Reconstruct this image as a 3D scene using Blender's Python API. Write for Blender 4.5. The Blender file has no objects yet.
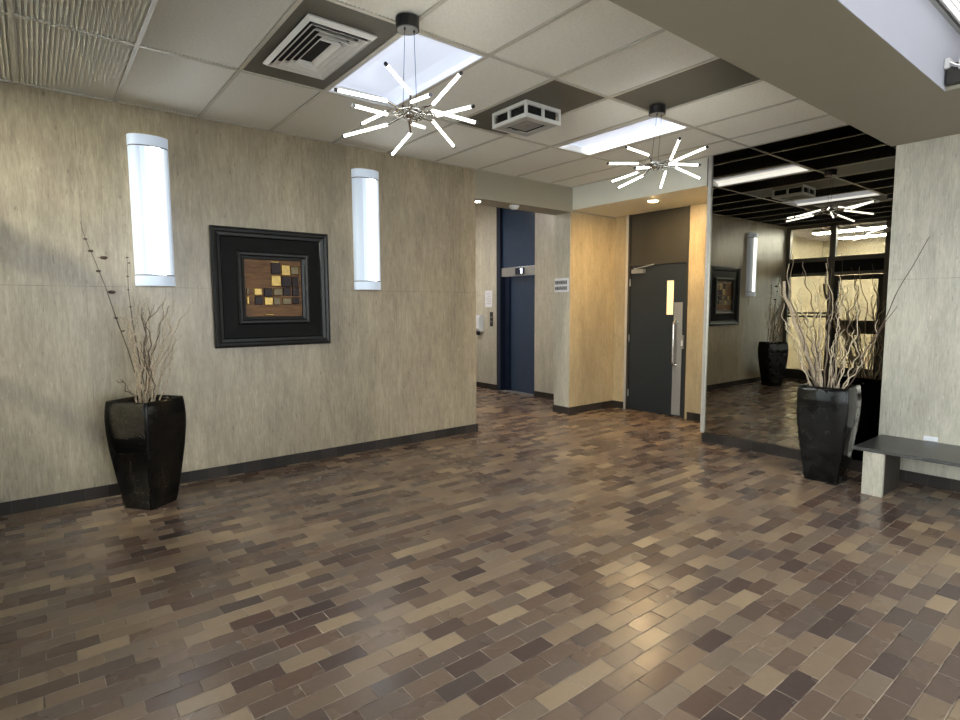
import bpy, math, random
from mathutils import Vector, Matrix

random.seed(7)
S = bpy.context.scene
COL = S.collection
PI = math.pi

# ------------------------------------------------------------------ camera
F_PX, YAW, PIT, ROL = 563.1456, 51.70157, -5.30395, -0.27988
ya, pi_, ro = math.radians(YAW), math.radians(PIT), math.radians(ROL)
fw = Vector((math.cos(ya) * math.cos(pi_), math.sin(ya) * math.cos(pi_), math.sin(pi_)))
rt = Vector((math.sin(ya), -math.cos(ya), 0.0))
up = rt.cross(fw)
r2 = math.cos(ro) * rt + math.sin(ro) * up
u2 = -math.sin(ro) * rt + math.cos(ro) * up
cam_d = bpy.data.cameras.new('camera')
cam_d.sensor_fit = 'HORIZONTAL'
cam_d.sensor_width = 36.0
cam_d.lens = F_PX / 960.0 * 36.0
cam_d.clip_start = 0.02
cam = bpy.data.objects.new('camera', cam_d)
COL.objects.link(cam)
m = Matrix((r2, u2, -fw)).transposed().to_4x4()
m.translation = Vector((0, 0, 1.5))
cam.matrix_world = m
S.camera = cam

# ------------------------------------------------------------------ sky, exposure
W = bpy.data.worlds.new('overcast_sky')
S.world = W
W.use_nodes = True
bg = W.node_tree.nodes['Background']
bg.inputs[0].default_value = (0.92, 0.94, 1.0, 1)
bg.inputs[1].default_value = 5.0
S.view_settings.view_transform = 'Standard'
S.view_settings.look = 'None'
S.view_settings.gamma = 1.0
S.view_settings.use_curve_mapping = False
S.view_settings.exposure = 1.0
E_TROFFER, E_SCONCE, E_TUBE, E_LINEAR, E_HALL, E_VEST, E_DOWN = 1.3, 5.0, 4.5, 1.3, 18.0, 110.0, 560.0
try:
    S.cycles.max_bounces = 10
    S.cycles.diffuse_bounces = 6
    S.cycles.glossy_bounces = 5
    S.cycles.transparent_max_bounces = 12
    S.cycles.caustics_reflective = False
    S.cycles.sample_clamp_indirect = 6.0
    S.cycles.use_denoising = True
    S.cycles.denoising_prefilter = 'NONE'
except Exception:
    pass

# daylight arriving through the glazed shop front (portal: guides the sky light only)
pd = bpy.data.lights.new('daylight_portal', 'AREA')
pd.shape = 'RECTANGLE'; pd.size = 6.3; pd.size_y = 3.4
pd.cycles.is_portal = True
po = bpy.data.objects.new('daylight_portal', pd)
COL.objects.link(po)
po.location = (2.5, -3.12, 1.8)
po.rotation_euler = (PI / 2, 0, 0)          # faces +Y, into the lobby
pd2 = bpy.data.lights.new('side_daylight_portal', 'AREA')
pd2.shape = 'RECTANGLE'; pd2.size = 5.4; pd2.size_y = 2.9
pd2.cycles.is_portal = True
po2 = bpy.data.objects.new('side_daylight_portal', pd2)
COL.objects.link(po2)
po2.location = (-.66, -.25, 1.6)
po2.matrix_world = Matrix(((0, 0, -1, -.66), (-1, 0, 0, -.25), (0, 1, 0, 1.6), (0, 0, 0, 1)))  # faces +X

# ------------------------------------------------------------------ materials
def nmat(name):
    mt = bpy.data.materials.new(name)
    mt.use_nodes = True
    nt = mt.node_tree
    return mt, nt, nt.nodes['Principled BSDF']

def L(nt, a, b): nt.links.new(a, b)

def math_n(nt, op, a, b=None, c=None):
    n = nt.nodes.new('ShaderNodeMath'); n.operation = op
    for i, v in enumerate((a, b, c)):
        if v is None: continue
        if hasattr(v, 'is_linked'): L(nt, v, n.inputs[i])
        else: n.inputs[i].default_value = v
    return n.outputs[0]

def ramp(nt, fac, stops, interp='LINEAR'):
    n = nt.nodes.new('ShaderNodeValToRGB'); n.color_ramp.interpolation = interp
    el = n.color_ramp.elements
    while len(el) < len(stops): el.new(0.5)
    for e, (p, c) in zip(el, stops):
        e.position = p; e.color = (*c, 1) if len(c) == 3 else c
    L(nt, fac, n.inputs[0])
    return n.outputs[0]

def noise(nt, vec, scale, detail=3, rough=.5):
    n = nt.nodes.new('ShaderNodeTexNoise')
    n.inputs['Scale'].default_value = scale; n.inputs['Detail'].default_value = detail
    n.inputs['Roughness'].default_value = rough
    if vec is not None: L(nt, vec, n.inputs['Vector'])
    return n.outputs['Fac']

def pos(nt):
    return nt.nodes.new('ShaderNodeNewGeometry').outputs['Position']

def mixc(nt, fac, a, b, mode='MIX'):
    n = nt.nodes.new('ShaderNodeMix'); n.data_type = 'RGBA'; n.blend_type = mode
    for s, v in ((n.inputs[0], fac), (n.inputs[6], a), (n.inputs[7], b)):
        if hasattr(v, 'is_linked'): L(nt, v, s)
        elif isinstance(v, (int, float)): s.default_value = v
        else: s.default_value = (*v, 1)
    return n.outputs[2]

def bump(nt, b, h, strength=.2, dist=.002):
    n = nt.nodes.new('ShaderNodeBump')
    n.inputs['Strength'].default_value = strength; n.inputs['Distance'].default_value = dist
    L(nt, h, n.inputs['Height']); L(nt, n.outputs[0], b.inputs['Normal'])

def plain(name, col, rough=.5, metal=0., var=.06, scale=25., coat=0., spec=.5):
    mt, nt, b = nmat(name)
    v = noise(nt, pos(nt), scale, 4)
    c0 = tuple(x * (1 - var) for x in col); c1 = tuple(min(1, x * (1 + var)) for x in col)
    L(nt, ramp(nt, v, [(.3, c0), (.7, c1)]), b.inputs['Base Color'])
    b.inputs['Roughness'].default_value = rough
    b.inputs['Metallic'].default_value = metal
    b.inputs['Coat Weight'].default_value = coat
    b.inputs['Specular IOR Level'].default_value = spec
    return mt

def glow(name, col, strength):
    mt, nt, b = nmat(name)
    b.inputs['Base Color'].default_value = (*col, 1)
    b.inputs['Emission Color'].default_value = (*col, 1)
    b.inputs['Emission Strength'].default_value = strength
    b.inputs['Roughness'].default_value = .4
    return mt

def marble(name, light, dark, joints_x=(), joint_z=1.68, rough=.32):
    """travertine-like slabs with streaks along the height; thin slab joints"""
    mt, nt, b = nmat(name)
    P = pos(nt)
    sep = nt.nodes.new('ShaderNodeSeparateXYZ'); L(nt, P, sep.inputs[0])
    mp = nt.nodes.new('ShaderNodeMapping'); L(nt, P, mp.inputs[0])
    mp.inputs['Scale'].default_value = (1, 1, .11)
    st = noise(nt, mp.outputs[0], 34., 6, .7)
    mp2 = nt.nodes.new('ShaderNodeMapping'); L(nt, P, mp2.inputs[0])
    mp2.inputs['Scale'].default_value = (1, 1, .3)
    cl = noise(nt, mp2.outputs[0], 1.6, 5, .6)
    fine = noise(nt, mp.outputs[0], 120., 3, .6)
    blot = noise(nt, mp2.outputs[0], 9., 6, .72)
    s = math_n(nt, 'ADD', math_n(nt, 'ADD', math_n(nt, 'MULTIPLY', st, .36), math_n(nt, 'MULTIPLY', blot, .30)), math_n(nt, 'MULTIPLY', fine, .34))
    mid = tuple((x + y) / 2 for x, y in zip(light, dark))
    c = ramp(nt, s, [(.36, dark), (.49, mid), (.61, light)])
    cl2 = ramp(nt, cl, [(.30, (.66, .65, .64)), (.70, (1.2, 1.19, 1.15))])
    c = mixc(nt, .8, c, cl2, 'MULTIPLY')
    # pits
    mp3 = nt.nodes.new('ShaderNodeMapping'); L(nt, P, mp3.inputs[0])
    mp3.inputs['Scale'].default_value = (1, 1, .22)
    pit = noise(nt, mp3.outputs[0], 60., 2, .5)
    c = mixc(nt, ramp(nt, pit, [(.66, (0, 0, 0)), (.74, (.55, .55, .55))]), c, tuple(x * .5 for x in dark))
    c = mixc(nt, ramp(nt, pit, [(.24, (.4, .4, .4)), (.31, (0, 0, 0))]), c, tuple(min(1, x * 1.5) for x in light))
    jz = math_n(nt, 'LESS_THAN', math_n(nt, 'ABSOLUTE', math_n(nt, 'SUBTRACT', sep.outputs[2], joint_z)), .0022)
    j = jz
    for x in joints_x:
        jx = math_n(nt, 'LESS_THAN', math_n(nt, 'ABSOLUTE', math_n(nt, 'SUBTRACT', sep.outputs[0], x)), .002)
        j = math_n(nt, 'MAXIMUM', j, jx)
    jm = math_n(nt, 'MULTIPLY', j, ramp(nt, noise(nt, P, 4., 2), [(.35, (.1, .1, .1)), (.65, (.75, .75, .75))]))
    c = mixc(nt, jm, c, tuple(x * .45 for x in dark))
    L(nt, c, b.inputs['Base Color'])
    L(nt, ramp(nt, cl, [(.3, (rough + .1,) * 3), (.7, (rough - .06,) * 3)]), b.inputs['Roughness'])
    bump(nt, b, s, .12, .002)
    return mt

def floor_material():
    mt, nt, b = nmat('quarry_tile')
    P = pos(nt)
    sep = nt.nodes.new('ShaderNodeSeparateXYZ'); L(nt, P, sep.inputs[0])
    TX, TY = .196, .0925
    v = math_n(nt, 'DIVIDE', math_n(nt, 'SUBTRACT', sep.outputs[1], 2.034), TY)
    row = math_n(nt, 'FLOOR', v)
    fv = math_n(nt, 'FRACT', v)
    half = math_n(nt, 'MULTIPLY', math_n(nt, 'MODULO', math_n(nt, 'ADD', row, 200), 2), .5)
    wn0 = nt.nodes.new('ShaderNodeTexWhiteNoise'); wn0.noise_dimensions = '1D'; L(nt, row, wn0.inputs['W'])
    jit = math_n(nt, 'MULTIPLY', math_n(nt, 'SUBTRACT', wn0.outputs['Value'], .5), .22)
    u = math_n(nt, 'ADD', math_n(nt, 'ADD', math_n(nt, 'DIVIDE', math_n(nt, 'SUBTRACT', sep.outputs[0], .94), TX), half), jit)
    cel = math_n(nt, 'FLOOR', u)
    fu = math_n(nt, 'FRACT', u)
    cmb = nt.nodes.new('ShaderNodeCombineXYZ'); L(nt, cel, cmb.inputs[0]); L(nt, row, cmb.inputs[1])
    wn = nt.nodes.new('ShaderNodeTexWhiteNoise'); wn.noise_dimensions = '2D'; L(nt, cmb.outputs[0], wn.inputs['Vector'])
    # clustered shades: neighbouring tiles often share a batch
    patch = noise(nt, cmb.outputs[0], .35, 2)
    r = math_n(nt, 'ADD', math_n(nt, 'MULTIPLY', wn.outputs['Value'], .78), math_n(nt, 'MULTIPLY', math_n(nt, 'SUBTRACT', patch, .39), 1.0))
    c = ramp(nt, r, [(.0, (.074, .051, .046)), (.12, (.092, .063, .055)), (.30, (.136, .091, .070)),
                     (.46, (.180, .124, .089)), (.62, (.222, .156, .107)), (.76, (.264, .190, .127)), (.93, (.345, .250, .158))])
    hs = nt.nodes.new('ShaderNodeSeparateColor'); L(nt, wn.outputs['Color'], hs.inputs[0])
    c = mixc(nt, math_n(nt, 'MULTIPLY', math_n(nt, 'GREATER_THAN', hs.outputs[1], .8), .45), c, (.135, .078, .055))
    c = mixc(nt, math_n(nt, 'MULTIPLY', math_n(nt, 'LESS_THAN', hs.outputs[2], .2), .5), c, (.128, .102, .088))
    mott = noise(nt, P, 38., 5, .6)
    c = mixc(nt, 1.0, c, ramp(nt, mott, [(.3, (.93, .925, .92)), (.7, (1.06, 1.06, 1.06))]), 'MULTIPLY')
    du = math_n(nt, 'MULTIPLY', math_n(nt, 'MINIMUM', fu, math_n(nt, 'SUBTRACT', 1., fu)), TX)
    dv = math_n(nt, 'MULTIPLY', math_n(nt, 'MINIMUM', fv, math_n(nt, 'SUBTRACT', 1., fv)), TY)
    d = math_n(nt, 'MINIMUM', du, dv)
    g = math_n(nt, 'LESS_THAN', d, .0019)
    gn = ramp(nt, noise(nt, P, 9., 3), [(.35, (.07, .055, .045)), (.58, (.42, .34, .26))])
    c = mixc(nt, math_n(nt, 'MULTIPLY', g, .8), c, gn)
    L(nt, c, b.inputs['Base Color'])
    rr = math_n(nt, 'ADD', math_n(nt, 'MULTIPLY', noise(nt, P, 3., 3), .16), math_n(nt, 'MULTIPLY', hs.outputs[0], .10))
    L(nt, math_n(nt, 'ADD', rr, .15), b.inputs['Roughness'])
    b.inputs['Specular IOR Level'].default_value = .5
    # every tile sits at its own slight tilt; low joints
    tilt = math_n(nt, 'ADD', math_n(nt, 'MULTIPLY', math_n(nt, 'SUBTRACT', hs.outputs[0], .5), math_n(nt, 'MULTIPLY', fu, TX)),
                  math_n(nt, 'MULTIPLY', math_n(nt, 'SUBTRACT', hs.outputs[1], .5), math_n(nt, 'MULTIPLY', fv, TY)))
    h = math_n(nt, 'ADD', math_n(nt, 'MULTIPLY', tilt, .035), math_n(nt, 'MULTIPLY', math_n(nt, 'MINIMUM', d, .004), .35))
    bump(nt, b, h, 1.0, 1.0)
    return mt

def base_tile_material():
    mt, nt, b = nmat('base_tile')
    P = pos(nt)
    sep = nt.nodes.new('ShaderNodeSeparateXYZ'); L(nt, P, sep.inputs[0])
    u = math_n(nt, 'DIVIDE', math_n(nt, 'ADD', sep.outputs[0], sep.outputs[1]), .15)
    wn = nt.nodes.new('ShaderNodeTexWhiteNoise'); wn.noise_dimensions = '1D'; L(nt, math_n(nt, 'FLOOR', u), wn.inputs['W'])
    c = ramp(nt, wn.outputs['Value'], [(0, (.020, .016, .0135)), (.5, (.030, .024, .020)), (1, (.042, .033, .027))])
    g = math_n(nt, 'LESS_THAN', math_n(nt, 'FRACT', u), .025)
    L(nt, mixc(nt, math_n(nt, 'MULTIPLY', g, .6), c, (.075, .062, .052)), b.inputs['Base Color'])
    b.inputs['Roughness'].default_value = .6
    b.inputs['Specular IOR Level'].default_value = .2
    return mt

M = {}
M['floor'] = floor_material()
M['base'] = base_tile_material()
M['marble'] = marble('beige_marble', (.45, .375, .262), (.25, .202, .138), (.33, 2.93 + .9))
M['marble_grey'] = marble('grey_marble', (.58, .545, .45), (.36, .335, .27), (), 1.72)
M['marble_door'] = marble('honey_marble', (.52, .42, .26), (.37, .29, .17), (), 5.)
M['marble_cream'] = marble('cream_marble', (.66, .60, .46), (.48, .42, .30), (), 5.)
M['paint'] = plain('beige_paint', (.33, .305, .235), .55, var=.02, scale=3)
M['paint_soffit'] = plain('pale_soffit_paint', (.80, .78, .67), .55, var=.02, scale=3)
M['white_paint'] = plain('white_ceiling_paint', (.50, .49, .55), .7, var=.015, scale=3)
M['slat'] = plain('ceiling_slat_paint', (.80, .785, .71), .5, var=.05, scale=60)
M['felt'] = plain('plenum_felt', (.018, .017, .015), .9)
M['tbar'] = plain('ceiling_grid_paint', (.55, .53, .46), .45, var=.03)
M['dark_tile'] = plain('olive_ceiling_panel', (.105, .098, .076), .55, var=.06, scale=40)
M['white_metal'] = plain('white_enamel', (.70, .69, .66), .4, var=.03)
M['grey_metal'] = plain('grey_enamel', (.40, .40, .38), .45, var=.04)
M['void'] = plain('vent_void', (.006, .006, .006), .9)
M['chrome'] = plain('chrome', (.62, .61, .58), .12, 1., var=.03)
M['gunmetal'] = plain('gunmetal', (.05, .05, .052), .35, .7)
M['steel'] = plain('brushed_steel', (.30, .30, .29), .45, .4, var=.08, scale=80)
M['alu'] = plain('mirror_trim_aluminium', (.62, .60, .55), .35, .6)
M['bronze_frame'] = plain('bronze_anodised', (.050, .046, .040), .4, .5)
M['grey_frame'] = plain('grey_anodised', (.14, .13, .115), .4, .4)
M['black_glaze'] = plain('black_glaze', (.006, .0055, .005), .11, var=.3, scale=12, spec=.17)
M['soil'] = plain('dark_filling', (.02, .017, .014), .9)
M['frame_black'] = plain('black_frame_lacquer', (.010, .0095, .009), .3, spec=.22)
M['mat_black'] = plain('charcoal_mat', (.007, .0065, .006), .6, spec=.12)
M['branch'] = plain('pale_branch_bark', (.45, .36, .25), .75, var=.3, scale=60)
M['branch_dark'] = plain('brown_branch_bark', (.12, .085, .055), .8, var=.3, scale=60)
M['stalk'] = plain('dark_stalk', (.085, .055, .035), .8, var=.3, scale=60)
M['door'] = plain('charcoal_door_paint', (.012, .0175, .022), .42, var=.05, scale=8)
M['transom'] = plain('olive_transom_paint', (.030, .028, .021), .38, var=.04, scale=6)
M['navy'] = plain('navy_enamel', (.028, .050, .095), .22, var=.04, scale=8)
M['navy_dark'] = plain('dark_navy_enamel', (.008, .015, .036), .4, var=.04)
M['stone'] = plain('dark_bench_stone', (.045, .044, .042), .33, var=.18, scale=70)
M['leg_shade'] = plain('leg_shade_brown', (.030, .022, .015), .7)  # shade on the bench leg sides, put into the colour
M['paper'] = plain('white_paper', (.75, .74, .78), .7, var=.02)
M['plastic'] = plain('white_plastic', (.72, .73, .76), .35, var=.02)
M['ink'] = plain('dark_print', (.03, .03, .03), .7)
M['black_plastic'] = plain('black_plastic', (.012, .012, .012), .4)
M['mortar'] = plain('outdoor_concrete', (.42, .41, .39), .85, var=.1, scale=4)
M['wood'] = None
M['troffer'] = glow('troffer_lens', (.93, .96, 1.0), E_TROFFER)
M['troffer_dim'] = glow('troffer_basket', (.74, .82, 1.0), E_TROFFER * .22)
M['tube'] = glow('glowing_tube', (1.0, .98, .90), E_TUBE)
M['linear'] = glow('linear_lens', (.95, .96, 1.0), E_LINEAR)
M['hall_lens'] = glow('hall_lens', (1.0, .95, .90), E_HALL)
M['vest_lens'] = glow('vestibule_lens', (1.0, .97, .90), E_VEST)
M['down'] = glow('warm_bulb', (1.0, .70, .34), E_DOWN)
M['digit'] = glow('floor_indicator_digit', (.8, .88, 1.0), 2.5)
M['lite'] = glow('lit_door_window', (1.0, .82, .44), .27)

def sconce_material():
    """frosted acrylic cylinder lit by a lamp down its middle: brightest along the centre line"""
    mt, nt, b = nmat('sconce_diffuser')
    lw = nt.nodes.new('ShaderNodeLayerWeight'); lw.inputs[0].default_value = .5
    f = ramp(nt, lw.outputs['Facing'], [(.0, (1, 1, 1)), (.42, (.55, .57, .62)), (.8, (.13, .145, .17))])
    b.inputs['Base Color'].default_value = (.8, .82, .85, 1)
    b.inputs['Roughness'].default_value = .25
    b.inputs['Emission Color'].default_value = (.90, .95, 1.0, 1)
    L(nt, math_n(nt, 'MULTIPLY', f, E_SCONCE), b.inputs['Emission Strength'])
    return mt
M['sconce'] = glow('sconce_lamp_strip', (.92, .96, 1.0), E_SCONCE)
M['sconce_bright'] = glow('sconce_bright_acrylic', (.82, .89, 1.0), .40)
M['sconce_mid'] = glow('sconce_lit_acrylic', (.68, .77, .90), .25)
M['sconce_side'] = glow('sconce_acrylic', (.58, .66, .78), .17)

def mirror_material():
    mt, nt, b = nmat('bronze_tinted_mirror')
    g = nt.nodes.new('ShaderNodeBsdfGlossy')
    g.inputs['Roughness'].default_value = .006
    g.inputs['Color'].default_value = (.30, .28, .235, 1)
    L(nt, g.outputs[0], nt.nodes['Material Output'].inputs[0])
    return mt
M['mirror'] = mirror_material()

def pane_material():
    mt, nt, b = nmat('window_glass')
    t = nt.nodes.new('ShaderNodeBsdfTransparent'); t.inputs[0].default_value = (.90, .93, .92, 1)
    g = nt.nodes.new('ShaderNodeBsdfGlossy'); g.inputs['Roughness'].default_value = .01
    fr = nt.nodes.new('ShaderNodeFresnel'); fr.inputs[0].default_value = 1.45
    mx = nt.nodes.new('ShaderNodeMixShader')
    L(nt, fr.outputs[0], mx.inputs[0]); L(nt, t.outputs[0], mx.inputs[1]); L(nt, g.outputs[0], mx.inputs[2])
    L(nt, mx.outputs[0], nt.nodes['Material Output'].inputs[0])
    return mt
M['pane'] = pane_material()

def veneer_material():
    mt, nt, b = nmat('brown_veneer')
    mp = nt.nodes.new('ShaderNodeMapping'); L(nt, pos(nt), mp.inputs[0])
    mp.inputs['Rotation'].default_value = (0, math.radians(40), 0)
    mp.inputs['Scale'].default_value = (6, 1, 40)
    c = ramp(nt, noise(nt, mp.outputs[0], 1.4, 4), [(.3, (.085, .035, .010)), (.7, (.20, .095, .03))])
    L(nt, c, b.inputs['Base Color']); b.inputs['Roughness'].default_value = .45; b.inputs['Specular IOR Level'].default_value = .2
    return mt
M['wood'] = veneer_material()
M['gold'] = plain('gold_leaf_tile', (.26, .165, .04), .3, .6, var=.25, scale=30)
M['gold_dull'] = plain('dull_gold_tile', (.085, .058, .018), .35, .4, var=.25, scale=30)
M['maroon'] = plain('dark_maroon_tile', (.016, .006, .005), .35, var=.3, scale=40, spec=.15)

# ------------------------------------------------------------------ mesh helpers
class MB:
    """collects shapes in world coordinates; build() links them as ONE mesh object"""
    def __init__(s): s.v = []; s.f = []; s.mi = []; s.sm = []; s.mats = []
    def _m(s, mat):
        if mat not in s.mats: s.mats.append(mat)
        return s.mats.index(mat)
    def add(s, vs, fs, mat, smooth=False):
        o = len(s.v); i = s._m(mat)
        s.v += [Vector(p) for p in vs]
        for f in fs:
            s.f.append(tuple(o + k for k in f)); s.mi.append(i); s.sm.append(smooth)
        return s
    def box(s, x0, x1, y0, y1, z0, z1, mat):
        vs = [(x0, y0, z0), (x1, y0, z0), (x1, y1, z0), (x0, y1, z0), (x0, y0, z1), (x1, y0, z1), (x1, y1, z1), (x0, y1, z1)]
        return s.add(vs, [(0, 3, 2, 1), (4, 5, 6, 7), (0, 1, 5, 4), (1, 2, 6, 5), (2, 3, 7, 6), (3, 0, 4, 7)], mat)
    def loft(s, rings, mat, smooth=False, cap0=True, cap1=True):
        n = len(rings[0]); vs = [p for r in rings for p in r]; fs = []
        for k in range(len(rings) - 1):
            for j in range(n):
                a, b_ = k * n + j, k * n + (j + 1) % n
                fs.append((a, b_, b_ + n, a + n))
        s.add(vs, fs, mat, smooth)
        if cap0: s.add(rings[0], [tuple(range(n - 1, -1, -1))], mat)
        if cap1: s.add(rings[-1], [tuple(range(n))], mat)
        return s
    def cyl(s, a, b_, r, mat, n=16, r1=None, smooth=True, caps=True):
        a, b_ = Vector(a), Vector(b_); t = (b_ - a).normalized()
        x = t.orthogonal().normalized(); y = t.cross(x)
        r1 = r if r1 is None else r1
        mk = lambda c, q: [c + q * (math.cos(2 * PI * k / n) * x + math.sin(2 * PI * k / n) * y) for k in range(n)]
        return s.loft([mk(a, r), mk(b_, r1)], mat, smooth, caps, caps)
    def tube(s, pts, rad, mat, n=7):
        pts = [Vector(p) for p in pts]; rings = []
        x = None
        for k, p in enumerate(pts):
            t = (pts[min(k + 1, len(pts) - 1)] - pts[max(k - 1, 0)]).normalized()
            if x is None: x = t.orthogonal().normalized()
            x = (x - t * x.dot(t)).normalized(); y = t.cross(x)
            r = rad[k] if isinstance(rad, (list, tuple)) else rad
            rings.append([p + r * (math.cos(2 * PI * j / n) * x + math.sin(2 * PI * j / n) * y) for j in range(n)])
        return s.loft(rings, mat, True)
    def sphere(s, c, r, mat, nu=14, nv=8, sz=1.0):
        c = Vector(c); rings = []
        for k in range(nv + 1):
            ph = PI * (k + .02) / (nv + .04)
            rings.append([c + Vector((r * math.sin(ph) * math.cos(2 * PI * j / nu), r * math.sin(ph) * math.sin(2 * PI * j / nu), -r * sz * math.cos(ph))) for j in range(nu)])
        return s.loft(rings, mat, True)
    def build(s, name, parent=None, bevel=0., origin=None):
        loc = parent_world(parent) if parent is not None else Vector(origin or (0, 0, 0))
        me = bpy.data.meshes.new(name)
        me.from_pydata([p - loc for p in s.v], [], s.f)
        for mt in s.mats: me.materials.append(mt)
        me.polygons.foreach_set('material_index', s.mi)
        me.polygons.foreach_set('use_smooth', s.sm)
        me.update()
        o = bpy.data.objects.new(name, me); COL.objects.link(o)
        if parent is not None: o.parent = parent
        else: o.location = loc
        if bevel:
            bm = o.modifiers.new('bevel', 'BEVEL'); bm.width = bevel; bm.segments = 2; bm.limit_method = 'ANGLE'
        return o

def parent_world(o):
    p = Vector((0, 0, 0))
    while o is not None:
        p = p + o.location; o = o.parent
    return p

def thing(name, label, cat, loc, group=None):
    o = bpy.data.objects.new(name, None); COL.objects.link(o)
    o.location = loc; o.empty_display_size = .05
    o['label'] = label; o['category'] = cat
    if group: o['group'] = group
    return o

def tag(o, label, cat, group=None):
    o['label'] = label; o['category'] = cat
    if group: o['group'] = group
    return o

def struct(name, loc=None, mb=None, bevel=0., label=None, cat=None):
    if mb is None:
        o = bpy.data.objects.new(name, None); COL.objects.link(o); o.location = loc or (0, 0, 0)
    else:
        o = mb.build(name, bevel=bevel)
    o['kind'] = 'structure'
    if label: o['label'] = label
    if cat: o['category'] = cat
    return o

# ------------------------------------------------------------------ setting
ZC, ZU = 3.11, 3.27                     # slatted ceiling, higher bay ceiling
YW, XA, XM, XR = 5.33, 5.82, 5.80, 5.78  # marble wall, pillar/soffit plane, mirror, bench wall
YF, ZF = 1.655, 2.84                    # fascia plane and its lower edge
XD, YD = 6.78, 5.36                     # door wall, alcove side wall
XE = 6.55                               # elevator wall
XP = -.75                               # glazed partition behind the camera
YG = -3.2                               # glazed front

struct('floor', mb=MB().box(-4.2, XP - .05, 2.35, 6.1, -.12, 0, M['floor']).box(XP - .05, 8.2, -3.4, 10, -.12, 0, M['floor']), label='brown quarry tile floor laid in running bond', cat='floor')
struct('ground_outside', mb=MB().box(-14, 16, -16, -3.4, -.2, -.06, M['mortar']).box(-14, XP - .05, -3.4, 2.35, -.2, -.06, M['mortar']).box(-14, -4.2, 2.35, 8, -.2, -.06, M['mortar']), label='pale paving outside the glazed front', cat='ground')

struct('wall_left', mb=MB().box(XP - .05, 4.15, YW, YW + .33, 0, ZC + .3, M['marble']), label='long streaked beige marble wall with two lamps', cat='wall')
struct('baseboard_left', mb=MB().box(XP, 4.151, YW - .012, YW, 0, .095, M['base']).box(4.151, 4.163, YW - .012, YW + .33, 0, .095, M['base']), label='dark tile baseboard under the long marble wall', cat='baseboard')
struct('trim_1', mb=MB().box(4.15, XA, YW, YW + .33, 2.785, ZC + .3, M['paint']), label='beige painted beam over the elevator hall opening', cat='beam')
# mass between the elevator hall and the door alcove: its end is the marble pillar carrying the sign
struct('wall_pillar', mb=MB().box(XA, XD + .3, YD, YD + .29, 0, 2.785, M['marble_door']).box(XA - .004, XA, YD, YD + .29, .1, 2.785, M['marble_grey']), label='marble pillar between the elevator hall and the dark door', cat='wall')
struct('trim_2', mb=MB().box(XA, XD + .3, YD - .0, YD + .29, 2.785, ZC + .3, M['paint']).box(XA - .006, XA, YD - .016, YD + .006, 2.80, ZC, M['bronze_frame']), label='painted beam above the pillar', cat='trim')
struct('baseboard_pillar', mb=MB().box(XA - .016, XA - .004, YD - .012, YD + .30, 0, .10, M['base']).box(XA - .004, XD, YD - .012, YD, 0, .10, M['base']).box(XA - .01, 6.545, YD + .29, YD + .302, 0, .10, M['base']), label='dark tile baseboard around the pillar', cat='baseboard')
# door alcove: right side mass behind the mirror, back wall, soffit
YA = 3.36
struct('wall_mirror', mb=MB().box(XA, XD + .3, -3.4, YA - .03, 0, ZC + .6, M['marble_grey']), label='wall carrying the mirror', cat='wall')
back = MB()
back.box(XD, XD + .3, 5.12, YD, 0, 2.81, M['marble_door'])
back.box(XD, XD + .3, YA - .03, 4.16, 0, 2.81, M['marble_door'])
struct('wall_door', mb=back, label='honey lit marble on both sides of the dark door', cat='wall')
struct('baseboard_door', mb=MB().box(XD - .012, XD, 5.16, YD - .012, 0, .10, M['base']).box(XD - .012, XD, YA - .03, 4.12, 0, .10, M['base']), label='dark tile baseboard beside the dark door', cat='baseboard')
struct('trim_3', mb=MB().box(XA, XD + .3, YA - .03, YD, 2.81, ZC + .3, M['paint_soffit']), label='pale painted soffit over the dark door alcove', cat='soffit')
# bench wall with painted band above
struct('wall_right', mb=MB().box(XR, XA, -3.4, YF, 0, ZF, M['marble_grey']), label='grey streaked marble wall behind the stone bench', cat='wall')
struct('baseboard_right', mb=MB().box(XR - .012, XR, -3.4, YF, 0, .095, M['base']), label='dark tile baseboard behind the stone bench', cat='baseboard')
struct('baseboard_mirror', mb=MB().box(XM - .014, XA, YF, YA - .03, 0, .10, M['base']), label='dark tile curb under the large mirror', cat='baseboard')
YB, XB = 1.07, 4.58                     # near face of the beam, face of the bulkhead over the bench
struct('trim_4', mb=MB().box(XP - .05, XR, YB + .004, YF + .035, ZF, ZU + .2, M['paint']).box(XP - .05, XB, YB, YB + .004, ZF, ZU, M['white_paint']).box(XB, XR, YB, YB + .004, ZF + .16, ZU, M['white_paint']).box(XB, XR, YB, YB + .004, ZF, ZF + .16, M['paint']), label='broad beige beam between the slatted ceiling and the white bay', cat='beam')
struct('trim_6', mb=MB().box(XB, XR, -3.1, YB, ZF, ZF + .16, M['paint']), label='low beige bulkhead over the stone bench', cat='bulkhead')
struct('trim_7', mb=MB().box(XP, XR, YB - .022, YB, ZU - .03, ZU, M['grey_metal']), label='grey shadow trim between the white beam face and ceiling', cat='trim')
# higher bay ceiling
struct('ceiling_upper', mb=MB().box(XP - .05, XA, -3.4, YF, ZU, ZU + .2, M['white_paint']), label='white higher ceiling beyond the fascia', cat='ceiling')
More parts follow.
